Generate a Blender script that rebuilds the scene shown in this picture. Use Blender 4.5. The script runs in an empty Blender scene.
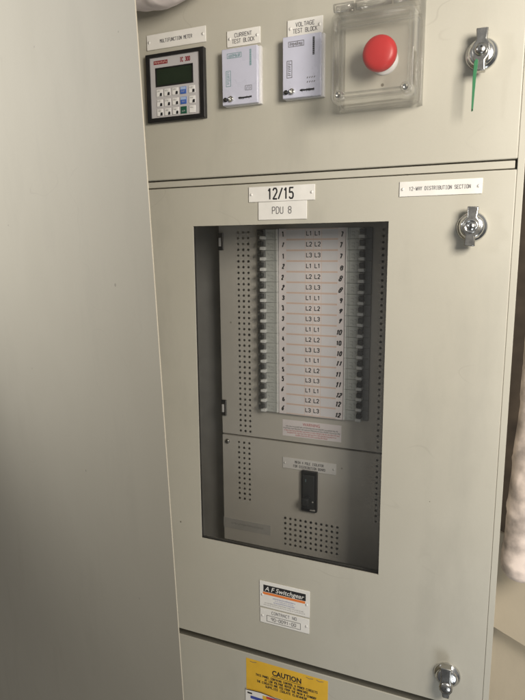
import bpy, bmesh, math, random
from mathutils import Vector, Matrix, noise
random.seed(7)
sc = bpy.context.scene
COL = sc.collection
MM = 0.001

# ------------------------------------------------------------------ materials
def new_mat(name):
    m = bpy.data.materials.new(name)
    m.use_nodes = True
    nt = m.node_tree
    return m, nt, nt.nodes, nt.links, nt.nodes['Principled BSDF']

def simple(name, col, rough=0.5, metal=0.0, var=0.0, scale=60, bump=0.0, coat=0.0, spec=0.5):
    m, nt, N, L, p = new_mat(name)
    p.inputs['Base Color'].default_value = (*col, 1)
    p.inputs['Roughness'].default_value = rough
    p.inputs['Metallic'].default_value = metal
    p.inputs['Coat Weight'].default_value = coat
    p.inputs['Specular IOR Level'].default_value = spec
    if var or bump:
        g = N.new('ShaderNodeNewGeometry')
        n = N.new('ShaderNodeTexNoise'); n.inputs['Scale'].default_value = scale; n.inputs['Detail'].default_value = 5
        L.new(g.outputs['Position'], n.inputs['Vector'])
        if var:
            r = N.new('ShaderNodeMapRange')
            r.inputs['From Min'].default_value = 0.3; r.inputs['From Max'].default_value = 0.7
            r.inputs['To Min'].default_value = 1 - var; r.inputs['To Max'].default_value = 1 + var * 0.4
            L.new(n.outputs['Fac'], r.inputs['Value'])
            h = N.new('ShaderNodeHueSaturation'); h.inputs['Color'].default_value = (*col, 1)
            L.new(r.outputs['Result'], h.inputs['Value']); L.new(h.outputs['Color'], p.inputs['Base Color'])
            r2 = N.new('ShaderNodeMapRange')
            r2.inputs['To Min'].default_value = max(0.02, rough - 0.1); r2.inputs['To Max'].default_value = min(1, rough + 0.1)
            L.new(n.outputs['Fac'], r2.inputs['Value']); L.new(r2.outputs['Result'], p.inputs['Roughness'])
        if bump:
            b = N.new('ShaderNodeBump'); b.inputs['Strength'].default_value = bump; b.inputs['Distance'].default_value = 0.002
            L.new(n.outputs['Fac'], b.inputs['Height']); L.new(b.outputs['Normal'], p.inputs['Normal'])
    return m

def paint(name, col, rough=0.5, dirt=1.0, wave=.25):
    """stove enamel on sheet steel: faint mottling, grime smears, sparse dark specks, orange peel"""
    m, nt, N, L, p = new_mat(name)
    g = N.new('ShaderNodeNewGeometry')
    def nz(scale, det, stretch=None):
        n = N.new('ShaderNodeTexNoise'); n.inputs['Scale'].default_value = scale; n.inputs['Detail'].default_value = det
        n.inputs['Roughness'].default_value = 0.6
        if stretch:
            mp = N.new('ShaderNodeMapping'); mp.inputs['Scale'].default_value = stretch
            L.new(g.outputs['Position'], mp.inputs['Vector']); L.new(mp.outputs['Vector'], n.inputs['Vector'])
        else:
            L.new(g.outputs['Position'], n.inputs['Vector'])
        return n
    def rng(src, a, b, c, d):
        r = N.new('ShaderNodeMapRange')
        for k, v in zip(('From Min', 'From Max', 'To Min', 'To Max'), (a, b, c, d)): r.inputs[k].default_value = v
        L.new(src, r.inputs['Value']); return r.outputs['Result']
    def mix(fac, a, b):
        x = N.new('ShaderNodeMix'); x.data_type = 'RGBA'
        L.new(fac, x.inputs['Factor'])
        if isinstance(a, tuple): x.inputs['A'].default_value = (*a, 1)
        else: L.new(a, x.inputs['A'])
        x.inputs['B'].default_value = (*b, 1)
        return x.outputs['Result']
    big = nz(5, 4); fine = nz(220, 3); smear = nz(9, 6, (1, 1, 0.35))
    dark = tuple(c * k for c, k in zip(col, (.80, .79, .76)))
    c = mix(rng(big.outputs['Fac'], .35, .75, 0, .35 * dirt), col, dark)
    c = mix(rng(smear.outputs['Fac'], .54, .78, 0, .60 * dirt), c, tuple(k * .72 for k in col))
    c = mix(rng(fine.outputs['Fac'], .4, .8, 0, .10), c, tuple(k * .8 for k in col))
    # sparse specks and chips
    vo = N.new('ShaderNodeTexVoronoi'); vo.inputs['Scale'].default_value = 24
    L.new(g.outputs['Position'], vo.inputs['Vector'])
    sel = N.new('ShaderNodeSeparateColor'); L.new(vo.outputs['Color'], sel.inputs['Color'])
    pick = rng(sel.outputs['Red'], .80, .805, 0, 1)
    size = rng(sel.outputs['Green'], 0, 1, .018, .055)
    lt = N.new('ShaderNodeMath'); lt.operation = 'LESS_THAN'
    L.new(vo.outputs['Distance'], lt.inputs[0]); L.new(size, lt.inputs[1])
    mu = N.new('ShaderNodeMath'); mu.operation = 'MULTIPLY'; L.new(lt.outputs[0], mu.inputs[0]); L.new(pick, mu.inputs[1])
    mu2 = N.new('ShaderNodeMath'); mu2.operation = 'MULTIPLY'; L.new(mu.outputs[0], mu2.inputs[0]); mu2.inputs[1].default_value = .75 * dirt
    c = mix(mu2.outputs[0], c, (.09, .07, .05))
    # thin wandering scuff lines
    w = nz(3.2, 2, (1, 1, 2.2)); ab = N.new('ShaderNodeMath'); ab.operation = 'SUBTRACT'; L.new(w.outputs['Fac'], ab.inputs[0]); ab.inputs[1].default_value = .5
    a2 = N.new('ShaderNodeMath'); a2.operation = 'ABSOLUTE'; L.new(ab.outputs[0], a2.inputs[0])
    line = rng(a2.outputs[0], 0, .0035, 1, 0)
    gate = rng(nz(7, 2).outputs['Fac'], .55, .68, 0, .26 * dirt)
    mg = N.new('ShaderNodeMath'); mg.operation = 'MULTIPLY'; L.new(line, mg.inputs[0]); L.new(gate, mg.inputs[1])
    c = mix(mg.outputs[0], c, (.2, .17, .14))
    L.new(c, p.inputs['Base Color'])
    L.new(rng(smear.outputs['Fac'], .3, .8, rough - .07, rough + .12), p.inputs['Roughness'])
    b = N.new('ShaderNodeBump'); b.inputs['Strength'].default_value = .12; b.inputs['Distance'].default_value = .0006
    L.new(nz(420, 2).outputs['Fac'], b.inputs['Height'])
    b2 = N.new('ShaderNodeBump'); b2.inputs['Strength'].default_value = wave; b2.inputs['Distance'].default_value = .004
    L.new(nz(6, 1).outputs['Fac'], b2.inputs['Height']); L.new(b.outputs['Normal'], b2.inputs['Normal'])
    L.new(b2.outputs['Normal'], p.inputs['Normal'])
    return m

def clear(name, tint, milk=0.0, milkcol=(.7, .7, .68), rough=.04, refl=1.0):
    m, nt, N, L, p = new_mat(name)
    N.remove(p)
    out = N['Material Output']
    t = N.new('ShaderNodeBsdfTransparent'); t.inputs['Color'].default_value = (*tint, 1)
    gl = N.new('ShaderNodeBsdfGlossy'); gl.inputs['Roughness'].default_value = rough
    fr = N.new('ShaderNodeFresnel'); fr.inputs['IOR'].default_value = 1.48
    sc_ = N.new('ShaderNodeMath'); sc_.operation = 'MULTIPLY'; sc_.inputs[1].default_value = refl
    L.new(fr.outputs[0], sc_.inputs[0])
    body = t.outputs[0]
    if milk:
        d = N.new('ShaderNodeBsdfDiffuse'); d.inputs['Color'].default_value = (*milkcol, 1)
        mm = N.new('ShaderNodeMixShader'); mm.inputs[0].default_value = milk
        if 'pane' in name:                        # dust and wipe marks on the pane
            gg = N.new('ShaderNodeNewGeometry'); mp = N.new('ShaderNodeMapping'); mp.inputs['Rotation'].default_value = (0, .6, 0); mp.inputs['Scale'].default_value = (1, 1, .22)
            nn = N.new('ShaderNodeTexNoise'); nn.inputs['Scale'].default_value = 16; nn.inputs['Detail'].default_value = 6
            mr = N.new('ShaderNodeMapRange'); mr.inputs['From Min'].default_value = .35; mr.inputs['From Max'].default_value = .75; mr.inputs['To Min'].default_value = milk * .4; mr.inputs['To Max'].default_value = milk * 3.2
            L.new(gg.outputs['Position'], mp.inputs['Vector']); L.new(mp.outputs[0], nn.inputs['Vector']); L.new(nn.outputs['Fac'], mr.inputs['Value']); L.new(mr.outputs[0], mm.inputs[0])
        L.new(t.outputs[0], mm.inputs[1]); L.new(d.outputs[0], mm.inputs[2]); body = mm.outputs[0]
    mx = N.new('ShaderNodeMixShader')
    L.new(sc_.outputs[0], mx.inputs[0]); L.new(body, mx.inputs[1]); L.new(gl.outputs[0], mx.inputs[2])
    L.new(mx.outputs[0], out.inputs['Surface'])
    return m

BEIGE = (.495, .477, .408)
M = {
 'paint': paint('beige_enamel', BEIGE, .42),
 'paint_panel': paint('beige_enamel_plain', (.50, .455, .358), .5, .5, .06),
 'cream': paint('cream_enamel', (.70, .62, .49), .45, .6),
 'paint_in': paint('interior_enamel', (.60, .575, .52), .5, .6),
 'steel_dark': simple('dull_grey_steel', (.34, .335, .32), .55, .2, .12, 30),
 'frame_shade': simple('shade_grey_frame', (.075, .075, .07), .6, 0, .2, 40),  # grey darkened to stand for shade round the window opening
 'black': simple('black_plastic', (.014, .014, .015), .38, 0, .2, 80),
 'dark': simple('dark_slot', (.01, .01, .01), .8),
 'chrome': simple('chrome', (.70, .70, .68), .17, 1.0, .06, 90),
 'chrome_dull': simple('worn_chrome', (.50, .49, .46), .26, 1.0, .12, 120),
 'plate': simple('white_engraved_plastic', (.80, .785, .745), .38, 0, .06, 40, .02),
 'plate_in': simple('white_laminate', (.78, .76, .73), .45, 0, .06, 40),
 'ink': simple('black_ink', (.02, .02, .022), .6),
 'ink_grey': simple('grey_ink', (.13, .125, .13), .6),
 'red_ink': simple('red_ink', (.50, .05, .045), .6),
 'teal_ink': simple('teal_ink', (.18, .30, .32), .6),
 'salmon': simple('salmon_ink', (.76, .58, .49), .6),
 'card': simple('printed_card', (.87, .81, .81), .6, 0, .05, 30),
 'card_strip': simple('write_on_strip', (.81, .79, .81), .6, 0, .05, 30),
 'breaker': simple('grey_green_moulding', (.53, .55, .525), .4, 0, .08, 200),
 'breaker_ink': simple('faded_print', (.30, .315, .30), .6),
 'breaker_nose': simple('pale_moulding', (.78, .79, .77), .3, 0, .05, 200),
 'breaker_edge': simple('charcoal_moulding', (.25, .255, .25), .45, 0, .1, 150),
 'toggle': simple('toggle_black', (.028, .031, .032), .4),
 'meter_face': simple('silver_film', (.50, .485, .49), .45, 0, .04, 60),
 'lcd': simple('lcd_glass', (.018, .030, .018), .18, 0, .2, 25),
 'key_white': simple('key_white', (.76, .75, .73), .45),
 'key_blue': simple('key_blue', (.045, .12, .42), .45),
 'key_pale_blue': simple('key_pale_blue', (.36, .47, .68), .45),
 'key_green': simple('key_green', (.012, .085, .05), .45),
 'maroon': simple('maroon_print', (.22, .018, .03), .5),
 'block': simple('lilac_white_acrylic', (.56, .57, .68), .28, 0, .04, 40, 0, .3),
 'block_edge': simple('acrylic_edge', (.64, .63, .62), .25, 0, 0, 40, 0, .3),
 'red': simple('red_mushroom', (.56, .02, .02), .4, 0, .05, 60),
 'collar': simple('white_collar', (.72, .71, .69), .4),
 'green': simple('green_strip', (.03, .17, .07), .5),
 'yellow': simple('yellow_vinyl', (.78, .47, .045), .42, 0, .08, 50),
 'orange': simple('orange_print', (.78, .22, .05), .5),
 'blue_print': simple('blue_print', (.05, .08, .35), .5),
 'tape': simple('grey_tape', (.50, .49, .46), .5, 0, .08, 60),
 'lag': simple('pinkish_lagging', (.74, .64, .58), .9, 0, .6, 34, .25),
 'bag': simple('pinkish_wrap', (.80, .72, .69), .75, 0, .2, 28, .3),
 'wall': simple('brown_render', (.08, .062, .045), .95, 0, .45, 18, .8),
 'glass': clear('smoked_pane', (.995, .995, .99), .009, (.6, .6, .58), rough=.03, refl=.5),
 'poly': clear('clear_polycarbonate', (.997, .997, .993), .014, (.8, .79, .76), rough=.06, refl=.4),
 'poly_edge': clear('polycarbonate_edge', (.994, .994, .988), .045, (.82, .80, .75), rough=.10, refl=.6),
}

# ------------------------------------------------------------------ mesh builder (millimetres in, metres out)
class MB:
    def __init__(s):
        s.bm = bmesh.new(); s.mats = []; s.k = 0
    def mi(s, m):
        if m not in s.mats: s.mats.append(m)
        return s.mats.index(m)
    def merge(s, b, m, smooth=False):
        i = s.mi(m); vm = {}
        rounded = smooth if isinstance(smooth, set) else None
        for v in b.verts: vm[v] = s.bm.verts.new(v.co)
        for f in b.faces:
            try: nf = s.bm.faces.new([vm[v] for v in f.verts])
            except ValueError: continue
            nf.material_index = i; nf.smooth = (f in rounded) if rounded is not None else (smooth and len(f.verts) < 5)
        b.free()
    def box(s, x0, x1, y0, y1, z0, z1, m, bev=0.0, seg=2):
        b = bmesh.new()
        bmesh.ops.create_cube(b, size=1)
        for v in b.verts:
            v.co = Vector(((x0 + x1) / 2 + v.co.x * (x1 - x0), (y0 + y1) / 2 + v.co.y * (y1 - y0), (z0 + z1) / 2 + v.co.z * (z1 - z0)))
        sm = False
        if bev: sm = set(bmesh.ops.bevel(b, geom=b.edges[:], offset=bev, segments=seg, affect='EDGES', profile=.5)['faces'])
        s.merge(b, m, sm)
    def quad(s, x0, x1, z0, z1, y, m):
        i = s.mi(m)
        f = s.bm.faces.new([s.bm.verts.new(c) for c in ((x0, y, z0), (x1, y, z0), (x1, y, z1), (x0, y, z1))]); f.material_index = i
    def poly(s, pts, y, m):
        f = s.bm.faces.new([s.bm.verts.new((x, y, z)) for x, z in pts]); f.material_index = s.mi(m)
    def lathe(s, cx, cz, prof, m, n=40, sx=1.0, sz=1.0):
        """profile of (radius, y) turned about the y axis through (cx, cz)"""
        b = bmesh.new(); rings = []
        for r, y in prof:
            if r < 1e-6: rings.append([b.verts.new((cx, y, cz))])
            else: rings.append([b.verts.new((cx + r * sx * math.cos(2 * math.pi * k / n), y, cz + r * sz * math.sin(2 * math.pi * k / n))) for k in range(n)])
        for a, c in zip(rings, rings[1:]):
            for k in range(n):
                p, q = a[k % len(a)], a[(k + 1) % len(a)]; u, v = c[k % len(c)], c[(k + 1) % len(c)]
                vs = []
                for w in (p, q, v, u):
                    if w not in vs: vs.append(w)
                if len(vs) > 2: b.faces.new(vs)
        s.merge(b, m, True)
    def prism(s, pts, y0, y1, m, bev=0.0, smooth=False):
        """outline in x,z extruded from y1 (back) to y0 (front)"""
        b = bmesh.new()
        f = b.faces.new([b.verts.new((x, y0, z)) for x, z in pts])
        r = bmesh.ops.extrude_face_region(b, geom=[f])
        for v in r['geom']:
            if isinstance(v, bmesh.types.BMVert): v.co.y = y1
        bmesh.ops.recalc_face_normals(b, faces=b.faces[:])
        sm = False
        if bev: sm = set(bmesh.ops.bevel(b, geom=b.edges[:], offset=bev, segments=2, affect='EDGES', profile=.5)['faces'])
        s.merge(b, m, sm)
    def ring(s, o, i, y0, y1, m, bev=0.0):
        """rectangular plate with a rectangular hole; o, i = (x0, x1, z0, z1)"""
        b = bmesh.new()
        def lp(r, y): return [b.verts.new(c) for c in ((r[0], y, r[2]), (r[1], y, r[2]), (r[1], y, r[3]), (r[0], y, r[3]))]
        of, inf, ob, inb = lp(o, y0), lp(i, y0), lp(o, y1), lp(i, y1)
        for k in range(4):
            j = (k + 1) % 4
            b.faces.new((of[k], of[j], inf[j], inf[k])); b.faces.new((ob[j], ob[k], inb[k], inb[j]))
            b.faces.new((ob[k], ob[j], of[j], of[k])); b.faces.new((inf[k], inf[j], inb[j], inb[k]))
        if bev:
            es = [e for e in b.edges if all(v in of for v in e.verts)]
            es += [e for e in b.edges if any(v in of for v in e.verts) and any(v in ob for v in e.verts)]
            sm = set(bmesh.ops.bevel(b, geom=es, offset=bev, segments=3, affect='EDGES', profile=.5)['faces'])
        else: sm = False
        s.merge(b, m, sm)
    def line(s, pts, w, y, m, caps=True):
        """flat pen stroke along points (x, z)"""
        for (ax, az), (bx, bz) in zip(pts, pts[1:]):
            s.k += 1; yy = y - .004 * (s.k % 7)
            d = math.hypot(bx - ax, bz - az)
            if d < 1e-6: continue
            ux, uz = (bx - ax) / d * w / 2, (bz - az) / d * w / 2
            e = .45 if caps else 0
            ax2, az2, bx2, bz2 = ax - ux * e, az - uz * e, bx + ux * e, bz + uz * e
            s.poly([(ax2 + uz, az2 - ux), (bx2 + uz, bz2 - ux), (bx2 - uz, bz2 + ux), (ax2 - uz, az2 + ux)], yy, m)
    def dot(s, x, z, r, y, m, n=10):
        s.poly([(x + r * math.cos(6.2832 * k / n), z + r * math.sin(6.2832 * k / n)) for k in range(n)], y, m)
    def text(s, t, cx, cz, h, y, m, w=None, xs=1.0, width=None, align='c', slant=0.0, jit=0.0):
        """engraved single stroke capitals; cz = middle of the letters"""
        w = w or h * .13
        adv = .86 * h * xs
        if width: adv = width / (len(t) - .3)
        cw = adv * .68
        tot = adv * len(t) - (adv - cw)
        x = cx - tot / 2 if align == 'c' else cx
        for ch in t:
            for st in GLYPH.get(ch, []):
                s.line([(x + (px + random.uniform(-jit, jit)) / 4 * cw + slant * (pz / 6 - .5) * h, cz - h / 2 + (pz + random.uniform(-jit, jit)) / 6 * h) for px, pz in st], w, y, m)
            x += adv
    def font(s, t, cx, cz, h, y, m, xs=1.0, bold=0.0, shear=0.0, width=None):
        """lettering from Blender's built-in typeface, cap height h"""
        cu = bpy.data.curves.new('lettering', 'FONT'); cu.body = t; cu.size = 1; cu.offset = bold; cu.shear = shear
        cu.align_x = 'CENTER'; cu.resolution_u = 3
        o = bpy.data.objects.new('lettering', cu); COL.objects.link(o)
        me = o.to_mesh() if False else bpy.data.meshes.new_from_object(o.evaluated_get(bpy.context.evaluated_depsgraph_get()))
        b = bmesh.new(); b.from_mesh(me)
        xsv = [v.co.x for v in b.verts]; ysv = [v.co.y for v in b.verts]
        k = h / .73
        kx = (width / (max(xsv) - min(xsv))) if width else k * xs
        mx, my = (max(xsv) + min(xsv)) / 2, .365
        for v in b.verts: v.co = Vector((cx + (v.co.x - mx) * kx, y, cz + (v.co.y - my) * k))
        s.merge(b, m)
        bpy.data.objects.remove(o); bpy.data.curves.remove(cu); bpy.data.meshes.remove(me)
    def scribble(s, x0, x1, z0, z1, y, m, w, n):
        """print too small to read"""
        for i in range(n):
            x = x0 + (x1 - x0) * (i + .5) / n
            a, b_ = random.uniform(0, .35), random.uniform(.65, 1)
            s.line([(x + random.uniform(-.3, .3) * w, z0 + a * (z1 - z0)), (x + random.uniform(-.3, .3) * w, z0 + b_ * (z1 - z0))], w, y, m)
    def tube(s, path, radii, m, n=28, lump=0.0, freq=14, sub=8):
        """rounded, lumpy bundle along a path (mm)"""
        P = [Vector(p) for p in path]
        pts, rs = [], []
        for i in range(len(P) - 1):
            p0, p1, p2, p3 = P[max(i - 1, 0)], P[i], P[i + 1], P[min(i + 2, len(P) - 1)]
            for k in range(sub):
                t = k / sub
                pts.append(.5 * ((2 * p1) + (p2 - p0) * t + (2 * p0 - 5 * p1 + 4 * p2 - p3) * t * t + (3 * p1 - p0 - 3 * p2 + p3) * t ** 3))
                rs.append(radii[i] * (1 - t) + radii[i + 1] * t)
        pts.append(P[-1]); rs.append(radii[-1])
        def cap(p, d, r): return [(p + d * r * math.sin(a), r * math.cos(a)) for a in (.5, .95, 1.3)]
        d0 = (pts[0] - pts[1]).normalized(); d1 = (pts[-1] - pts[-2]).normalized()
        pr = cap(pts[0], d0, rs[0])[::-1] + list(zip(pts, rs)) + cap(pts[-1], d1, rs[-1])
        b = bmesh.new(); rings = []
        for i, (p, r) in enumerate(pr):
            t = (pr[min(i + 1, len(pr) - 1)][0] - pr[max(i - 1, 0)][0]).normalized()
            u = t.cross(Vector((0, 1, .13))).normalized(); v = t.cross(u)
            rg = []
            for k in range(n):
                a = 2 * math.pi * k / n
                c = p + (u * math.cos(a) + v * math.sin(a)) * r
                f = noise.noise(c * (freq / 1000)) + .5 * noise.noise(c * (freq * 2.6 / 1000)) + .3 * noise.noise(c * (freq * 7 / 1000))
                w1 = noise.noise(Vector((c.x * .03, c.y * .03, c.z * .03 + 5))); g_ = c + Vector((20, 12, 26)) * w1
                k_ = 1 if freq > 10 else .45
                g_ = g_ * k_
                rid = (1 - abs(noise.noise(g_ * .021)) * 2.2) ** 3 * .55 + (1 - abs(noise.noise(g_ * .05 + Vector((9, 3, 1)))) * 2.2) ** 3 * .22
                rg.append(b.verts.new(p + (c - p) * (1 + lump * (f * .8 + rid))))
            rings.append(rg)
        for a, c in zip(rings, rings[1:]):
            for k in range(n): b.faces.new((a[k], a[(k + 1) % n], c[(k + 1) % n], c[k]))
        b.faces.new(rings[0]); b.faces.new(rings[-1][::-1])
        s.merge(b, m, True)
    def build(s, name, parent=None, origin=None, label=None):
        co = [v.co for v in s.bm.verts]
        if origin is None:
            origin = Vector([(min(c[i] for c in co) + max(c[i] for c in co)) / 2 for i in range(3)])
        origin = Vector(origin)
        for v in s.bm.verts: v.co = (v.co - origin) * MM
        me = bpy.data.meshes.new(name); s.bm.to_mesh(me); s.bm.free()
        for m in s.mats: me.materials.append(M[m])
        o = bpy.data.objects.new(name, me); COL.objects.link(o)
        o['wo'] = list(origin)
        if parent is not None:
            o.parent = parent; o.location = (origin - Vector(parent['wo'])) * MM
        else: o.location = origin * MM
        if label: o['label'] = label
        return o

# single stroke alphabet on a 4 x 6 grid
GLYPH = {
 'A': [[(0,0),(0,4),(2,6),(4,4),(4,0)],[(0,2.6),(4,2.6)]], 'B': [[(0,0),(0,6),(3,6),(4,5),(4,4),(3,3.2),(0,3.2)],[(3,3.2),(4,2.2),(4,1),(3,0),(0,0)]],
 'C': [[(4,5),(3,6),(1,6),(0,5),(0,1),(1,0),(3,0),(4,1)]], 'D': [[(0,0),(0,6),(2.6,6),(4,4.6),(4,1.4),(2.6,0),(0,0)]],
 'E': [[(4,6),(0,6),(0,0),(4,0)],[(0,3.1),(3,3.1)]], 'F': [[(4,6),(0,6),(0,0)],[(0,3.1),(3,3.1)]],
 'G': [[(4,5),(3,6),(1,6),(0,5),(0,1),(1,0),(3,0),(4,1),(4,2.8),(2.4,2.8)]], 'H': [[(0,0),(0,6)],[(4,0),(4,6)],[(0,3),(4,3)]],
 'I': [[(2,0),(2,6)],[(1,0),(3,0)],[(1,6),(3,6)]], 'J': [[(4,6),(4,1),(3,0),(1,0),(0,1)]], 'K': [[(0,0),(0,6)],[(4,6),(0,2.6)],[(1.2,3.5),(4,0)]],
 'L': [[(0,6),(0,0),(4,0)]], 'M': [[(0,0),(0,6),(2,3.2),(4,6),(4,0)]], 'N': [[(0,0),(0,6),(4,0),(4,6)]],
 'O': [[(1,0),(0,1),(0,5),(1,6),(3,6),(4,5),(4,1),(3,0),(1,0)]], 'P': [[(0,0),(0,6),(3,6),(4,5),(4,3.8),(3,2.8),(0,2.8)]],
 'Q': [[(1,0),(0,1),(0,5),(1,6),(3,6),(4,5),(4,1),(3,0),(1,0)],[(2.4,1.6),(4.2,-.4)]], 'R': [[(0,0),(0,6),(3,6),(4,5),(4,3.9),(3,3),(0,3)],[(2,3),(4,0)]],
 'S': [[(4,5),(3,6),(1,6),(0,5),(0,4),(1,3.2),(3,2.8),(4,2),(4,1),(3,0),(1,0),(0,1)]], 'T': [[(2,0),(2,6)],[(0,6),(4,6)]],
 'U': [[(0,6),(0,1),(1,0),(3,0),(4,1),(4,6)]], 'V': [[(0,6),(2,0),(4,6)]], 'W': [[(0,6),(1,0),(2,3.6),(3,0),(4,6)]],
 'X': [[(0,0),(4,6)],[(0,6),(4,0)]], 'Y': [[(0,6),(2,3),(4,6)],[(2,3),(2,0)]], 'Z': [[(0,6),(4,6),(0,0),(4,0)]],
 '0': [[(1,0),(0,1),(0,5),(1,6),(3,6),(4,5),(4,1),(3,0),(1,0)]], '1': [[(.8,4.8),(2.2,6),(2.2,0)]],
 '2': [[(0,5),(1,6),(3,6),(4,5),(4,3.8),(0,0),(4,0)]], '3': [[(0,5.2),(1,6),(3,6),(4,5),(4,4),(3,3.2),(1.6,3.2)],[(3,3.2),(4,2.2),(4,1),(3,0),(1,0),(0,.8)]],
 '4': [[(3,0),(3,6),(0,2),(4,2)]], '5': [[(4,6),(.4,6),(.2,3.4),(2.8,3.6),(4,2.6),(4,1),(3,0),(1,0),(0,.8)]],
 '6': [[(3.6,6),(1.4,4.6),(0,2),(0,1),(1,0),(3,0),(4,1),(4,2.2),(3,3.2),(1,3.2),(0,2)]], '7': [[(0,6),(4,6),(1.6,0)]],
 '8': [[(1,3.2),(0,4.2),(0,5),(1,6),(3,6),(4,5),(4,4.2),(3,3.2),(1,3.2),(0,2.2),(0,1),(1,0),(3,0),(4,1),(4,2.2),(3,3.2)]],
 '9': [[(4,4),(3,3),(1,3),(0,4),(0,5),(1,6),(3,6),(4,5),(4,3.4),(2.4,0)]],
 '/': [[(0,0),(4,6)]], '-': [[(.6,3),(3.4,3)]], '.': [[(1.8,0),(2.2,0)]], '&': [[(4,0),(.8,4.6),(1.2,6),(2.4,6),(2.6,4.8),(0,1.6),(1,0),(2.4,0),(4,2.4)]], ',': [[(2,.4),(1.6,-.8)]],
}

def thing(name, label, cat, loc, group=None):
    o = bpy.data.objects.new(name, None); COL.objects.link(o)
    o.location = Vector(loc) * MM; o['wo'] = list(loc); o['label'] = label; o['category'] = cat
    o.empty_display_size = .05
    if group: o['group'] = group
    return o
def tag(o, label, cat, group=None):
    o['label'] = label; o['category'] = cat
    if group: o['group'] = group
    return o

# ================================================================== the cabinet
cab = thing('switchgear_cabinet', 'beige metal switchgear cabinet with a smoked window, a meter and a clear-covered red push button', 'electrical cabinet', (-316, 200, -1250))
XL, XR = -632, 1                                     # door edges

# --- carcass
b = MB()
b.box(5, 9.5, 5.1, 420, -1240, 520, 'paint'); b.box(1.25, 9.8, 1.3, 5, -1240, 520, 'paint', .7)                      # right side sheet with its folded edge
b.box(-645, -640, 3, 420, -1240, 520, 'paint', .8)
b.box(-640, 5, 415, 419, -1240, 520, 'paint_in')
b.box(-640, 5, 20, 415, 515, 519, 'paint'); b.box(-640, 5, 20, 415, -1240, -1236, 'paint')
b.box(-632, 4.5, 20, 24, 84, 124, 'paint'); b.box(-631, -1.5, 2.5, 19.5, 98.6, 108.2, 'paint', .8)                          # front rails seen in the gaps between the doors
b.box(-632, 4.5, 26, 30, -722, -660, 'paint')
b.box(-14, 4.5, 18.5, 24, -1236, 515, 'paint')                      # front stile at the right
b.box(-640, -622, 20, 24, -1236, 515, 'paint')
b.box(-640, -484, 160, 163, -655, 80, 'steel_dark')                 # inner frame the breaker covers hang from
b.box(-131, 5, 160, 163, -655, 80, 'steel_dark')
b.build('carcass', cab)

# --- upper panel
b = MB(); b.box(XL, XR, 0, 18, 110, 500, 'paint', 1.6, 3); b.build('upper_panel', cab)
# --- lower panel below the bottom seam
b = MB(); b.box(XL, XR, 0, 2.5, -1230, -693.5, 'paint', 1.0, 3); b.ring((XL + .5, XR - .5, -1229.5, -712), (XL + 3, XR - 3, -1226, -714), 2.55, 18, 'paint'); b.build('lower_panel', cab)
# --- door with window
WIN = (-466, -157.5, -494, 37)
b = MB(); b.ring((XL, XR, -682, 97), WIN, 0, 2, 'paint', 1.2)
b.ring((XL + .4, XR - .4, -681.6, 96.6), (XL + 3, XR - 3, -679, 94), 2.05, 18, 'paint')
door = b.build('window_door', cab)
b = MB(); b.box(WIN[0] - 14, WIN[1] + 14, 2.6, 5.6, WIN[2] - 14, WIN[3] + 14, 'glass'); b.build('window_pane', door)
b = MB()
b.ring((WIN[0] - 18, WIN[1] + 18, WIN[2] - 18, WIN[3] + 18), (WIN[0] - 1.5, WIN[1] + 1.5, WIN[2] - 1.5, WIN[3] + 1.5), 6, 9, 'black'); b.build('window_gasket', door)
b = MB(); fx0, fx1, fz0, fz1 = WIN[0] - 17.5, WIN[1] + 2, WIN[2] - 17.5, WIN[3] + 6
b.box(fx1, fx1 + 1.5, 9.1, 82, fz0, fz1, 'frame_shade', .3); b.box(fx0 - 1.5, fx0, 9.1, 34, fz0, fz1, 'steel_dark', .3)  # deep right side added to keep light off the interior; left side is seen
b.box(fx0, fx1, 9.1, 34, fz1 - 1.5, fz1, 'frame_shade', .3); b.box(fx0, fx1, 9.1, 38, fz0, fz0 + 1.5, 'frame_shade', .3)  # top and bottom sides added to shade the interior
b.build('window_shade_frame', door)

# --- engraved plates
def rivets(parent, x0, x1, z, y, r=2.0):
    for x in (x0, x1):
        q = MB(); q.lathe(x, z, [(0, y - .9), (r * .6, y - .75), (r, y - .1), (r, y + .1)], 'plate', 14)
        q.line([(x + .2, z + r * .9), (x - r * .75, z + r * .3), (x - r * .7, z - r * .6), (x, z - r)], .45, y - 1.0, 'ink_grey'); q.build('rivet', parent)  # dark crescent paints the shade on the rivet's left side
def plate(name, x0, x1, z0, z1, lines, parent=cab, y=0, m='plate', ink='ink_grey', riv=True, label=None, rx=4.5, t=1.6, rz=0.0, xtra=None):
    q = MB(); q.box(x0, x1, y - t, y - .05, z0, z1, m, .35)
    for (t_, cx, cz, h, w, wid) in lines:
        q.text(t_, cx, cz, h, y - t - .12, ink, w, width=wid)
    if xtra: xtra(q, y - t - .12)
    o = q.build(name, parent, label=label)
    if riv: rivets(o, x0 + rx, x1 - rx, (z0 + z1) / 2 + rz, y - t)
    return o
plate('name_plate', -538, -435, 304.5, 326.5, [('MULTIFUNCTION METER', -486, 315.5, 4.6, .8, 56)], label='white engraved plate reading MULTIFUNCTION METER')
plate('name_plate', -400, -347.5, 291, 313, [('CURRENT', -374, 306, 5.2, .85, 27), ('TEST BLOCK', -374, 298, 5.2, .85, 35)], label='white engraved plate reading CURRENT TEST BLOCK')
plate('name_plate', -306, -254.5, 291.5, 313.5, [('VOLTAGE', -280, 306.5, 5.2, .85, 27), ('TEST BLOCK', -280, 298.5, 5.2, .85, 35)], label='white engraved plate reading VOLTAGE TEST BLOCK')
plate('number_plate', -368, -264, 70, 92, [('12/15', -317, 81, 15, 2.3, 40)], door, ink='ink', label='white plate reading 12/15 in bold figures')
plate('name_plate', -352.5, -276, 43.5, 69.6, [('PDU 8', -315, 57, 9.5, 1.15, 30)], door, riv=False, label='white plate reading PDU 8 without rivets')
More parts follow.
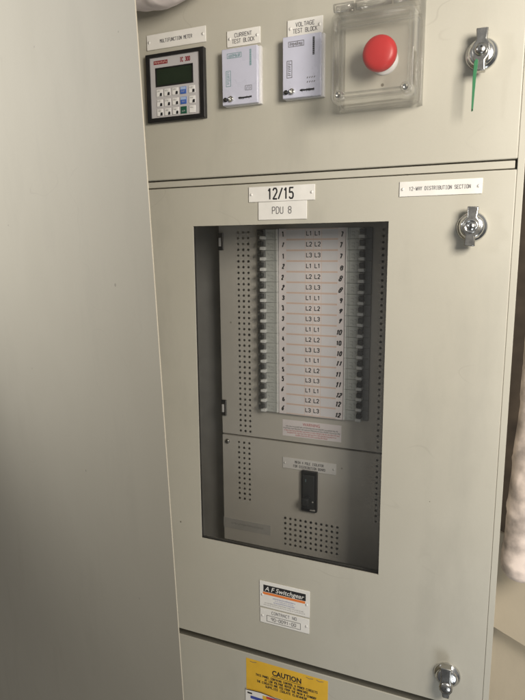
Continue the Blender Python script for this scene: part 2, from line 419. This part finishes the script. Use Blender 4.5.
plate('name_plate', -144, -38.5, 69, 88.5, [('12-WAY DISTRIBUTION SECTION', -92, 78.8, 4.6, .75, 78)], door, label='white plate reading 12-WAY DISTRIBUTION SECTION')

def maker(q, y):
    q.quad(-349, -274, -566.5, -554, y, 'ink'); q.font('A F Switchgear', -311.5, -560.2, 8.2, y - .08, 'plate', bold=.012, shear=.25, width=70)
    q.quad(-350, -275, -571.5, -567.2, y, 'orange')
    for k, (t_, w_) in enumerate((('THE AVENUE, INDUSTRIAL EST', 40), ('TELEPHONE', 34), ('AND FACSIMILE NUMBER', 38), ('MANUFACTURERS OF SWITCHGEAR AND CONTROL', 70), ('LOW VOLTAGE DISTRIBUTION EQUIPMENT', 74))):
        q.scribble(-312 - w_ / 2, -312 + w_ / 2, -577.3 - 3.6 * k, -574.8 - 3.6 * k, y, 'blue_print' if k < 3 else 'ink_grey', .42, len(t_) + 10)
plate('maker_plate', -356, -267.5, -595, -548, [], door, xtra=maker, rx=5, rz=-1, m='plate', label='white maker plate with black and orange banner')
def contract(q, y):
    for a in (((-343, -620.5), (-283, -620.5), (-283, -609.5), (-343, -609.5), (-343, -620.5)),): q.line(a, .7, y, 'ink')
plate('contract_plate', -355.5, -268, -624.5, -598, [('CONTRACT NO', -312, -603.2, 5.2, .75, 44), ('90-0091-00', -313, -615, 5.4, .9, 44)], door, xtra=contract, label='white plate reading CONTRACT NO with a boxed number')

# caution sticker and the colour-striped notice under it
def caution(q, y):
    q.font('CAUTION', -308, -717, 9.6, y, 'ink', bold=.035, width=53)
    q.quad(-334.5, -281.5, -724.8, -723.9, y, 'ink')
    for k, (t_, w_) in enumerate((('THIS PANEL CONTAINS CONTROL & POWER CIRCUITS', 112), ('AT LOW VOLTAGE REFER TO DRAWINGS', 78), ('THE CIRCUITS ARE FED FROM THE MAIN & STANDBY', 108), ('SUPPLIES ISOLATE ELSEWHERE', 76))):
        q.text(t_, -309, -729.5 - 6.1 * k, 3.8, y, 'ink', .9, width=w_)
    for x, d in ((-371, 1), (-268, -.6), (-250, -.5)):
        q.line([(x - 5, -706.5 - .5 * d), (x, -708), (x + 7, -706.3)], .9, y, 'ink_grey')
b = MB(); b.box(-383.5, -235, -.35, -.03, -790, -702.5, 'yellow', .1, 1); caution(b, -.5)
b.build('caution_sticker', cab, label='yellow sticker headed CAUTION')
b = MB(); b.box(-385, -262, -1.6, -.4, -850, -763.5, 'plate', .3); y = -1.75
b.line([(-385, -763.8), (-355, -761.5), (-330, -763.9), (-262, -763.9)], 1.6, y, 'ink')
b.poly([(-352, -790), (-300, -790), (-318, -766), (-352, -766)], y, 'yellow')
b.quad(-345, -293, -770, -765.5, y - .1, 'red_ink'); b.quad(-375, -330, -779, -773.5, y - .1, 'blue_print'); b.poly([(-296, -800), (-266, -800), (-266, -772), (-296, -776)], y - .1, 'plate')
b.quad(-300, -268, -778, -772, y - .2, 'blue_print'); b.quad(-381, -372, -770.5, -767.5, y - .1, 'ink')
b.build('colour_notice', cab, label='white notice with yellow, red and blue stripes under the caution sticker')

# --- multifunction meter
mt = MB(); mt.ring((-538, -436, 196.5, 296.5), (-531, -443.5, 203, 291), -8, -.05, 'black', 1.0)
mt.box(-532, -443, -5.5, -3.5, 202.5, 291.5, 'meter_face')
meter = mt.build('panel_meter', cab, label='square black-bezelled meter with green display and small keys')
b = MB(); y = -5.62
b.quad(-524.5, -499.5, 281, 286.6, y, 'maroon'); b.scribble(-523.5, -500.5, 282.2, 285.6, y - .1, 'salmon', .5, 14)
b.build('brand_banner', meter); b = MB()
b.text('IC 300', -469, 283.4, 5.6, y, 'maroon', 1.3, width=17)
b.build('model_lettering', meter)
b = MB(); b.ring((-521.5, -455.5, 248.5, 276), (-519.5, -457.5, 250.5, 274), -6.3, -5.5, 'black'); b.box(-519.5, -457.5, -5.75, -5.5, 250.5, 274, 'lcd'); b.build('display', meter)
cols = [-515.5, -501.5, -487.2, -473.2, -458]
for r, z in enumerate((239.5, 224.8, 211)):
    for c, x in enumerate(cols):
        q = MB(); w, h = 5.3, 5.2
        if c == 3:
            q.box(x - w, x + w, -6.5, -5.5, z - h, z + h, ('key_blue', 'key_blue', 'key_green')[r], .4)
            if r < 2: q.quad(x - w + .5, x + w - .5, z + 1.0, z + h - .4, -6.6, 'key_pale_blue')
            q.scribble(x - 3, x + 3, z - 3, z - .2, -6.7, 'meter_face', .5, 4)
        else:
            q.box(x - w, x + w, -6.5, -5.5, z - h, z + h, 'key_white', .4)
            if not (c == 4 and r == 2): q.poly([(x + .3, z - h + .5), (x + w - .4, z - h + .5), (x + w - .4, z - .2), (x + 1.2, z - .2)], -6.6, 'ink')
            q.scribble(x - 4, x + 1.5, z + .8, z + 4, -6.6, 'ink_grey', .5, 4)
        q.build('key', meter)

# --- two test blocks
def test_block(x0, x1, z0, z1, ink, extra, label):
    w, h = x1 - x0, z1 - z0
    q = MB(); q.box(x0 + 1, x1 + 3.0, -7, -.1, z0, z1 + .6, 'block_edge', .8)
    q.box(x0, x1, -14, -7.05, z0 + .6, z1, 'block', .9)
    y = -14.15
    def frame(a, b_, c, d, m, t=.8): q.line([(a, c), (b_, c), (b_, d), (a, d), (a, c)], t, y, m)
    X = lambda u: x0 + u * w; Z = lambda v: z1 - v * h
    frame(X(.16), X(.56), Z(.17), Z(.09), ink); q.scribble(X(.19), X(.53), Z(.158), Z(.102), y, ink, 1.3, 9)
    frame(X(.12), X(.25), Z(.66), Z(.39), ink)
    for k in range(8): q.line([(X(.145), Z(.42 + .028 * k)), (X(.16 + random.uniform(.03, .07)), Z(.42 + .028 * k + random.uniform(-.008, .008)))], .9, y, ink)
    q.quad(X(.79), X(.84), Z(.34), Z(.06), y, 'ink' if ink == 'ink_grey' else 'teal_ink')
    for k in range(9): q.line([(X(.795), Z(.08 + .03 * k)), (X(.83), Z(.085 + .03 * k))], .35, y - .1, 'block')
    q.quad(X(.46), X(.84), Z(.895), Z(.87), y, 'ink'); q.scribble(X(.48), X(.84), Z(.91), Z(.86), y, 'ink', .9, 12)
    if extra == 'square':
        frame(X(.66), X(.84), Z(.76), Z(.68), 'ink_grey', .6); q.scribble(X(.68), X(.83), Z(.75), Z(.69), y, 'ink_grey', .5, 4)
    else:
        for rr in (.70, .77):
            for k in range(4): q.line([(X(.65 + .06 * k), Z(rr)), (X(.67 + .06 * k), Z(rr - .02))], 1.1, y, 'ink_grey')
    o = q.build('test_block', cab, label=label)
    q = MB(); cx, cz = x0 + .10 * w, z0 + .105 * h
    q.lathe(cx, cz, [(0, -17), (2.4, -17), (3, -16.4), (3, -13.6)], 'black', 18); q.quad(cx - 1.6, cx + 1.6, cz - .3, cz + .3, -17.1, 'chrome_dull'); q.build('terminal_screw', o)
    q = MB(); cx = x0 + .26 * w
    q.lathe(cx, cz + .4, [(2.2, -14.6), (2.2, -17.4), (3.4, -17.4), (4, -16.8), (4, -13.6)], 'chrome', 22); q.lathe(cx, cz + .4, [(0, -14.7), (2.3, -14.7)], 'plate', 16); q.build('sealing_ring', o)
test_block(-403, -347, 207.5, 285, 'teal_ink', 'square', 'lilac-white test block with teal print')
test_block(-308.5, -253, 207.5, 288.5, 'ink_grey', 'dots', 'lilac-white test block with black print')

# --- emergency stop under a clear hinged cover
b = MB(); cx, cz = -169, 245
b.lathe(cx, cz, [(18, -.1), (18, -2.0), (16, -2.8), (12.5, -3), (12.5, -30)], 'collar', 40)
stop = b.build('push_button', cab)
b = MB(); b.lathe(cx, cz, [(12, -26), (19.5, -26.4), (21.4, -28), (22, -31), (21.6, -35), (19.6, -38.6), (15, -40.6), (9, -41.6), (4, -42), (0, -42.1)], 'red', 56); b.build('mushroom_head', stop)
q = MB()                                                            # thin-walled cover: four sides and a face
x0, x1, z0, z1, yf, r = -226, -119.5, 183, 291, -62, 9
def rr(x0, x1, z0, z1, r, n=6):
    pts = []
    for (cx_, cz_, a0) in ((x1 - r, z0 + r, -90), (x1 - r, z1 - r, 0), (x0 + r, z1 - r, 90), (x0 + r, z0 + r, 180)):
        for k in range(n + 1):
            a = math.radians(a0 + 90 * k / n); pts.append((cx_ + r * math.cos(a), cz_ + r * math.sin(a)))
    return pts
def shell(q, o, y0, y1, m, inset=3.0):
    """open-backed cover: outer and inner skin, rim at the back"""
    bm = bmesh.new()
    def lp(e, y): return [bm.verts.new((x, y, z)) for x, z in rr(o[0] + e, o[1] - e, o[2] + e, o[3] - e, max(1.5, r - e))]
    loops = [lp(0, y1), lp(.6, y0 + 3.5), lp(1.4, y0 + 1.2), lp(3.6, y0)]
    inner = [lp(2.6 + inset * .1, y1), lp(inset + .4, y0 + 4.5), lp(inset + 2.2, y0 + 2.6)]
    def bridge(a, c):
        for k in range(len(a)): bm.faces.new((a[k], a[(k + 1) % len(a)], c[(k + 1) % len(a)], c[k]))
    for a, c in zip(loops, loops[1:]): bridge(a, c)
    for a, c in zip(inner, inner[1:]): bridge(c, a)
    bridge(inner[0], loops[0]); bm.faces.new(loops[-1]); bm.faces.new(inner[-1][::-1])
    q.merge(bm, m, True)
shell(q, (x0, x1, z0, z1), yf, -12, 'poly')
cover = q.build('clear_cover', cab, label='clear plastic cover over the red button')
q = MB()                                                            # clear bottom frame on the panel
bm_o, bm_i = (-227, -118, 183.5, 316), (-222.5, -122.5, 188, 292)
q.ring(bm_o, bm_i, -11.5, -.1, 'poly_edge', 1.5); q.build('cover_base', cover)
q = MB()                                                            # thick inner rib round the cover's face
def rib(o, i, y0, y1): q.ring(o, i, y0, y1, 'poly_edge', .6)
rib((x0 + 8, x1 - 8, z0 + 12, z1 - 9), (x0 + 9.4, x1 - 9.4, z0 + 13.4, z1 - 10.4), -58.5, -50)
q.ring((x0 + .8, x1 - .8, z0 + .8, z1 - .8), (x0 + 4.6, x1 - 4.6, z0 + 4.6, z1 - 4.6), -17, -12.2, 'poly_edge', .6)
q.box(x0 + 6, x1 - 6, -57.5, -44, z0 + 7.5, z0 + 9.0, 'poly_edge', .5); q.build('cover_rib', cover)
q = MB()
for xa, xb in ((-224, -199), (-196, -152), (-149, -121)):
    bmx = bmesh.new(); bmesh.ops.create_cone(bmx, cap_ends=True, segments=20, radius1=5.2, radius2=5.2, depth=xb - xa, matrix=Matrix.Translation(((xa + xb) / 2, -52, 299)) @ Matrix.Rotation(math.pi / 2, 4, 'Y')); q.merge(bmx, 'poly_edge', True)
q.box(-222, -123, -52, -12, 296, 302, 'poly_edge', .8); q.build('hinge', cover)
for xx, zz in ((x1 - 11, z0 + 11), (x0 + 11, z0 + 10)):
    q = MB(); q.lathe(xx, zz, [(3.2, yf - .4), (4.4, yf - 1.5), (5.6, yf - .9), (5.8, yf + 16)], 'poly_edge', 26); q.lathe(xx, zz, [(0, yf + 2), (3.3, yf + 2), (3.3, yf - .3)], 'chrome_dull', 20); q.build('cover_screw', cover)
for xx in (-212, -199):
    q = MB(); q.lathe(xx, 309, [(0, -15.5), (2.6, -15), (3.6, -13), (3.6, -11)], 'chrome_dull', 20); q.quad(xx - 2.2, xx + 2.2, 308.6, 309.4, -15.6, 'ink'); q.build('base_screw', cover)

# --- wing locks
def wing_lock(x, z, ang, style, label, parent):
    q = MB(); q.lathe(x, z, [(19.5, -.1), (19.5, -2.2), (17.8, -4.6), (15.4, -5.4), (14.8, -8.2), (13.2, -9.6), (9, -10.2), (0, -10.2)], 'chrome', 48)
    o = q.build('wing_lock', parent, label=label)
    ca, sa = math.cos(ang), math.sin(ang)
    def rot(p): return (x + p[0] * ca - p[1] * sa, z + p[0] * sa + p[1] * ca)
    q = MB()
    if style == 'tall': out = [(-6.8, -24), (6.4, -24), (5.6, -12), (9.5, -7), (10.5, 0), (9.5, 7), (6, 12), (7, 25), (-7, 25), (-6, 12), (-9.5, 7), (-10.5, 0), (-9.5, -7), (-5.8, -12)]
    elif style == 'drop': out = [(-4.8, -24), (4.8, -24), (5.4, -17), (9, -12.5), (9.8, -7), (8.2, -2), (7, 4), (7.6, 24.5), (-7.6, 24.5), (-7, 4), (-8.4, -2), (-9.8, -7), (-9, -12.5), (-5.4, -17)]
    else: out = [(-7, -25), (7, -25), (5.6, -12), (10, -7), (11.2, 0), (10, 7), (6, 12), (7, 25), (-7, 25), (-6, 12), (-10, 7), (-11.2, 0), (-10, -7), (-5.8, -12)]
    q.prism([rot(p) for p in out], -22, -9.5, 'chrome_dull', 1.3); q.build('wing_handle', o)
    q = MB(); px, pz = rot((0, -7 if style == 'drop' else 0))
    if style == 'drop':
        q.lathe(px, pz, [(0, -25), (5, -24.8), (8.4, -23.2), (9.2, -21.5)], 'chrome_dull', 32); q.dot(px, pz + 1, 1.0, -25.1, 'dark')
    elif style == 'tall':
        q.lathe(px, pz, [(0, -27.5), (4, -27.2), (6.8, -25), (7.4, -21.5)], 'chrome_dull', 32); q.dot(px + .6, pz + 2, 1.3, -27.7, 'dark'); q.dot(px + .2, pz - 3, .9, -27.6, 'dark')
    else:
        q.lathe(px, pz, [(0, -25.6), (5.2, -25.8), (5.4, -25.2), (6.4, -25.2), (6.6, -26.6), (8.2, -26.6), (8.8, -25.6), (8.8, -21.8)], 'chrome', 36)
        q.quad(px - 1.1, px + 1.1, pz - 3.6, pz + 3.6, -26.0, 'dark')
    q.build('lock_barrel', o)
    return o
wing_lock(-48, 237, math.radians(-1), 'tall', 'chrome wing lock with a green strip below it', cab)
wing_lock(-48.5, 27, math.radians(-3), 'slot', 'chrome wing lock with its key slot facing out', door)
wing_lock(-50, -632, math.radians(2), 'drop', 'chrome wing lock with a low round boss', door)

# --- breaker cover: two perforated sheets behind the window
PY = 125.0
def perf(q, x0, x1, z0, z1, strips, m):
    """sheet with real round holes: strips = (xa, xb, ncol, za, zb, nrow, r)"""
    i = q.mi(m)
    def face(pts):
        f = q.bm.faces.new([q.bm.verts.new((x, PY, z)) for x, z in pts]); f.material_index = i
    def rect(a, b_, c, d):
        if b_ - a > 1e-6 and d - c > 1e-6: face([(a, c), (b_, c), (b_, d), (a, d)])
    xcur = x0
    for (xa, xb, nc, za, zb, nr, r) in sorted(strips):
        rect(xcur, xa, z0, z1); rect(xa, xb, z0, za); rect(xa, xb, zb, z1)
        cw, ch = (xb - xa) / nc, (zb - za) / nr
        for c in range(nc):
            for k in range(nr):
                l, rgt, bt, tp = xa + c * cw, xa + (c + 1) * cw, za + k * ch, za + (k + 1) * ch
                mx, mz = (l + rgt) / 2, (bt + tp) / 2
                rad = r * random.uniform(.93, 1.05)
                cor = [(rgt, mz), (rgt, tp), (mx, tp), (l, tp), (l, mz), (l, bt), (mx, bt), (rgt, bt)]
                for e in range(8):
                    a0, a2 = math.radians(45 * e), math.radians(45 * (e + 1)); a1 = (a0 + a2) / 2
                    P = lambda a: (mx + rad * math.cos(a), mz + rad * math.sin(a))
                    face([cor[e], cor[(e + 1) % 8], P(a2), P(a1), P(a0)])
        xcur = xb
    rect(xcur, x1, z0, z1)
    e = 1.2
    q.box(x0, x0 + e, PY + .05, PY + 14, z0, z1, m); q.box(x1 - e, x1, PY + .05, PY + 14, z0, z1, m)
    q.box(x0 + e, x1 - e, PY + .05, PY + 14, z0, z0 + e, m); q.box(x0 + e, x1 - e, PY + .05, PY + 14, z1 - e, z1, m)
b = MB(); perf(b, -484.5, -130, -343, 58, [(-451.5, -422, 3, -339.5, 35, 37, 2.2), (-194, -164.5, 3, -339.5, 35, 37, 2.2)], 'paint_in')
upc = b.build('breaker_cover', cab)
b = MB(); perf(b, -485, -130, -560, -346.5, [(-456, -424, 3, -474.5, -352.5, 12, 2.2), (-362.5, -252.5, 11, -550.5, -488.5, 6, 2.35), (-194, -164.5, 3, -474.5, -352.5, 12, 2.2)], 'paint_in')
loc = b.build('isolator_cover', cab)
for z in (14, -293):
    q = MB(); q.box(-485.5, -475, 121.5, 124.9, z - 15, z + 15, 'black', .3); q.box(-482.5, -478.6, 118.8, 121.4, z - 8, z + 7, 'collar', .5); q.line([(-474.8, z - 14), (-474.8, z + 15)], .7, 121.3, 'collar'); q.build('cover_clip', upc)  # white tab and edge line paint the clip's bright highlights
q = MB(); q.lathe(-475, -359, [(0, 121.5), (3, 121.8), (4.6, 123.3), (4.9, 124.9)], 'chrome_dull', 24); q.line([(-477.6, -360.4), (-472.4, -357.6)], .9, 121.2, 'ink'); q.build('cover_screw', loc)

# circuit chart between the two columns of breakers
b = MB(); CY = 117.0; PITCH = 17.95; Z0 = 34.0
b.box(-366, -247.5, CY, CY + 2, Z0 - 18 * PITCH - 1, Z0 + .5, 'card', .2, 1)
hand_l = [1, 1, 1, 2, 2, 2, 3, 3, 3, 4, 4, 4, 5, 5, 5, 6, 6, 6]
hand_r = [7, 7, 7, 8, 8, 8, 9, 9, 9, 10, 10, 10, 11, 11, 11, 12, 12, 12]
for k in range(18):
    zc = Z0 - PITCH * (k + .5); y = CY - .12
    b.quad(-352, -318.5, zc - 7.2, zc + 7.2, y + .03, 'card_strip'); b.quad(-289, -262, zc - 7.2, zc + 7.2, y + .03, 'card_strip')
    for dz in (-8.3, 8.3): b.line([(-352, zc + dz), (-262, zc + dz)], 1.3, y, 'salmon')
    b.line([(-318, zc - 8.3), (-318, zc + 8.3)], .5, y, 'salmon'); b.line([(-304, zc - 8.3), (-304, zc + 8.3)], .5, y, 'salmon'); b.line([(-289.5, zc - 8.3), (-289.5, zc + 8.3)], .5, y, 'salmon')
    ph = 'L%d' % (k % 3 + 1)
    b.text(ph, -311.6, zc + 1.0, 6.6, y - .1, 'ink', 1.35, width=9.0); b.text(ph, -296.6, zc + 1.0, 6.6, y - .1, 'ink', 1.35, width=9.0)
    j = lambda a: random.uniform(-a, a)
    b.text(str(hand_l[k]), -358.5 + j(.8), zc + j(1.2), 7.0 + j(.8), y - .1, 'ink', 2.0, width=2.6 + j(.5), slant=.12 + j(.25), jit=.35)
    s_ = str(hand_r[k]); b.text(s_, -255.5 + j(.8) - (1.5 if len(s_) > 1 else 0), zc - 1.5 + j(1.2), 7.2 + j(.8), y - .1, 'ink', 2.0, width=(3.0 if len(s_) == 1 else 8.0) + j(.5), slant=.3 + j(.25), jit=.35)
b.build('circuit_chart', cab)

# circuit breakers: one of each hand, then copies
def breaker(sgn, xa, xb):
    """xa = outer (toggle) edge, xb = inner edge towards the chart"""
    h = PITCH - .35; z1 = Z0; z0 = z1 - h
    q = MB()
    def bx(a, c, y0, za, zb, m, bev=.35):
        xs = sorted((xa + sgn * a, xa + sgn * c)); q.box(xs[0], xs[1], y0, PY - .1, za, zb, m, bev, 1)
    bx(0, 11.5, 121, z0, z1, 'breaker_edge')
    bx(11.6, 18, 112, z0, z1, 'breaker_edge', .5)
    bx(9.5, 20, 109, z0 + .2, z0 + 6.2, 'breaker_nose', .9)
    bx(18.2, 38.5, 115, z0, z1, 'breaker', .5)
    bx(38.7, 41.5, 113.6, z0, z1, 'breaker_nose', .3)
    for (u, v, dz) in ((21.5, 25, 3), (27.5, 32.5, 2.2), (27.5, 32.5, -3)):
        xs = sorted((xa + sgn * u, xa + sgn * v)); zc = (z0 + z1) / 2 + dz
        q.line([(xs[0], zc), (xs[1], zc), (xs[1], zc - 3)], .7, 114.85, 'breaker_ink')
    xs = sorted((xa + sgn * 35.2, xa + sgn * 35.9)); q.quad(xs[0], xs[1], z0 + .5, z1 - .5, 114.9, 'breaker_ink')
    o = q.build('circuit_breaker', cab)
    q = MB(); xs = sorted((xa + sgn * 8.5, xa + sgn * 17)); q.box(xs[0], xs[1], 103.5, 111.8, z0 + 7.8, z0 + 15.2, 'toggle', 1.1); q.build('toggle', o)
    return o
for sgn, xa in ((1, -408.5), (-1, -206)):
    first = breaker(sgn, xa, 0)
    for k in range(1, 18):
        c = first.copy(); COL.objects.link(c); c.location = first.location + Vector((0, 0, -PITCH * k * MM))
        for ch in first.children:
            d = ch.copy(); COL.objects.link(d); d.parent = c

# warning sticker, isolator and its plate, strip of grey tape
def warn(q, y):
    q.font('WARNING', -308, -308.5, 5.6, y, 'red_ink', bold=.0, width=32)
    for k, (m_, w_) in enumerate((('ink', 98), ('ink', 106), ('red_ink', 104), ('red_ink', 92), ('red_ink', 60))):
        q.scribble(-308 - w_ / 2, -308 + w_ / 2, -316.4 - 3.9 * k, -313.4 - 3.9 * k, y, m_, .62, int(w_ * .62))
plate('warning_sticker', -362.5, -253, -333.5, -303, [], upc, PY, 'card', riv=False, xtra=warn, t=.3, label='white sticker with red WARNING print')
plate('name_plate', -362, -261, -394.8, -374, [('MAIN 4 POLE ISOLATOR', -311, -380.8, 4.4, .75, 54), ('FOR DISTRIBUTION BOARD', -311, -388.5, 4.4, .75, 60)], loc, PY, 'plate_in', rx=4.2, label='white plate above the black isolator')
q = MB(); q.box(-324, -294.5, 117, PY - .1, -469.5, -393, 'black', 1.0); q.box(-320, -298.5, 113.5, 117, -463, -399, 'toggle', 1.0)
q.quad(-307, -297, -466.8, -463.6, 116.8, 'tape'); q.dot(-300.5, -448, 1.5, 113.3, 'tape'); q.text('I', -314, -409, 4, 113.3, 'teal_ink', .8)
iso = q.build('isolator_switch', loc)
q = MB(); q.box(-316.5, -305, 99, 114, -452, -438, 'toggle', 2.0); q.build('switch_lever', iso)
q = MB(); q.box(-486, -387, PY - .6, PY - .05, -535, -514.5, 'tape', .1, 1); q.scribble(-470, -402, -526, -521.5, PY - .75, 'ink_grey', .6, 26); q.build('tape_strip', loc)

# ================================================================== the other things
# green strip hanging from the upper lock
q = MB()
P = [(-52.0, 224.5), (-49.6, 226), (-49.8, 205), (-52.3, 165.5), (-54.6, 165.5), (-55.0, 205)]
q.prism([(-54.8, 222.5), (-52.8, 226), (-50.2, 224.5), (-51.6, 205), (-53.3, 166), (-55.3, 165.5), (-55.6, 205)], -26.5, -24.6, 'green', .35)
q.dot(-54.1, 167.2, .9, -26.8, 'dark')
tag(q.build('green_strip', None), 'thin green plastic strip hanging from the uppermost chrome lock', 'plastic strip')

# plain panel in the foreground at left, leaning very slightly
q = MB()
W_, H_ = 1150, 2600
q.box(-W_, 0, 0, 1.3, -H_ / 2, H_ / 2, 'paint_panel', .6, 3)
q.box(-28, -26.8, 1.35, 14, -H_ / 2 + 30, H_ / 2 - 30, 'paint_panel'); q.box(-W_ + 27, -W_ + 28, 1.35, 14, -H_ / 2 + 30, H_ / 2 - 30, 'paint_panel')
lp = q.build('metal_panel', None, origin=(0, 0, 0))
tag(lp, 'large plain beige metal panel standing in front of the cabinet at left', 'metal panel')

# lagged bundles
q = MB(); q.tube([(70, 108, 260), (60, 108, 120), (56, 108, -20), (55, 108, -160), (55, 106, -290), (53, 104, -390), (42, 100, -486)], [27, 26, 26, 27, 31, 35, 27], 'lag', lump=.09, freq=8, sub=26, n=96)
for k in range(14):
    a, zz = random.uniform(2.4, 4.4), random.uniform(-430, -60)
tag(q.build('wrapped_bundle', None), 'pale pinkish wrapped pipe hanging down beside the right edge of the cabinet', 'wrapped pipe')
q = MB(); q.tube([(-600, -48, 404), (-545, -50, 390), (-490, -50, 386), (-440, -52, 392), (-390, -52, 414), (-350, -50, 440)], [34, 40, 44, 42, 38, 34], 'bag', lump=.10, freq=9, sub=26, n=96)
tag(q.build('wrapped_bundle', None), 'pinkish white padded bundle hanging over the top left of the cabinet face', 'padded bundle')

# low beige panel behind at right, turned towards the cabinet, with a ledge
q = MB()
t = Vector((math.cos(math.radians(-34.9)), math.sin(math.radians(-34.9)), 0))
q.box(-60, 420, 0, 4, -649, -470, 'cream', .8); q.box(-60, 420, 20, 24, -1240, -640, 'cream', .8)
sp = q.build('side_panel', None, origin=(0, 0, -650))
sp.location = Vector((11.8, 178, -655)) * MM; sp.rotation_euler = (0, 0, math.radians(-34.9))
tag(sp, 'low beige sheet panel with a ledge line, behind the right edge of the cabinet', 'sheet panel')

# brown wall behind
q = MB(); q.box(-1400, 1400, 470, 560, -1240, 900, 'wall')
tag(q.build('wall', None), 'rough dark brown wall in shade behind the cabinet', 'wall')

# foreground panel pose
lp.location = Vector((-375.5, -246, -150)) * MM
lp.rotation_euler = (math.radians(2.0), 0, math.radians(-25))

for o in list(sc.objects):
    if 'wo' in o: del o['wo']

# ================================================================== camera
cam = bpy.data.cameras.new('camera'); co = bpy.data.objects.new('camera', cam); COL.objects.link(co)
R = ((0.92099, 0.06001, -0.38495), (0.38953, -0.16054, 0.90692), (-0.00737, -0.9852, -0.17123))
mw = Matrix(((R[0][0], -R[0][1], -R[0][2], 0), (R[1][0], -R[1][1], -R[1][2], -.82), (R[2][0], -R[2][1], -R[2][2], 0), (0, 0, 0, 1)))
co.matrix_world = mw
cam.sensor_fit = 'VERTICAL'; cam.sensor_height = 36; cam.sensor_width = 27; cam.lens = 578.59 / 700 * 36
cam.clip_start = .01; cam.clip_end = 100
cam.dof.use_dof = True; cam.dof.focus_distance = .92; cam.dof.aperture_fstop = 11
sc.camera = co

# ================================================================== light
def aim(o, tgt):
    o.rotation_euler = (Vector(tgt) - o.location).to_track_quat('-Z', 'Y').to_euler()
def area(name, loc, tgt, size, power, col, spread=180):
    l = bpy.data.lights.new(name, 'AREA'); l.shape = 'RECTANGLE'; l.size, l.size_y = size; l.energy = power; l.color = col
    l.spread = math.radians(spread)
    o = bpy.data.objects.new(name, l); COL.objects.link(o); o.location = loc; aim(o, tgt); return o
area('key_lamp', (.52, -.78, .31), (.04, 0, .08), (.34, .40), 15.8, (1, .92, .81))
area('low_fill', (.45, -.95, -1.25), (-.4, 0, -.6), (.5, .5), 4.0, (.90, .95, 1))  # added fill in place of cool floor bounce, not a lamp of the room
l = bpy.data.lights.new('cool_lamp', 'SPOT'); l.energy = 140; l.color = (.97, .98, 1); l.spot_size = math.radians(55); l.spot_blend = 1.0; l.shadow_soft_size = .2
o = bpy.data.objects.new('cool_lamp', l); COL.objects.link(o); o.location = (-1.97, -1.28, .60); aim(o, (-.88, .02, .31))
w = bpy.data.worlds.new('World'); sc.world = w; w.use_nodes = True
wt = w.node_tree; bg = wt.nodes['Background']; bg.inputs['Strength'].default_value = 1.0
tc = wt.nodes.new('ShaderNodeTexCoord'); sx = wt.nodes.new('ShaderNodeSeparateXYZ'); wt.links.new(tc.outputs['Generated'], sx.inputs[0])
mr = wt.nodes.new('ShaderNodeMapRange'); mr.inputs['From Min'].default_value = -1; mr.inputs['From Max'].default_value = 1; wt.links.new(sx.outputs['Z'], mr.inputs['Value'])
cr = wt.nodes.new('ShaderNodeValToRGB'); wt.links.new(mr.outputs[0], cr.inputs[0])
for k_, (p_, c_) in enumerate(((0, (.05, .05, .052)), (.36, (.12, .12, .12)), (.46, (.25, .245, .235)), (.62, (.24, .235, .23)), (.66, (.30, .295, .29)), (1, (.36, .355, .345)))):
    e_ = cr.color_ramp.elements[0] if k_ == 0 else (cr.color_ramp.elements[-1] if k_ == 5 else cr.color_ramp.elements.new(p_))
    e_.position = p_; e_.color = (*c_, 1)
wt.links.new(cr.outputs[0], bg.inputs['Color'])
vs = sc.view_settings
vs.view_transform = 'Standard'; vs.look = 'None'; vs.exposure = 0; vs.gamma = 1
sc.cycles.use_denoising = True
sc.cycles.max_bounces = 10; sc.cycles.transparent_max_bounces = 24
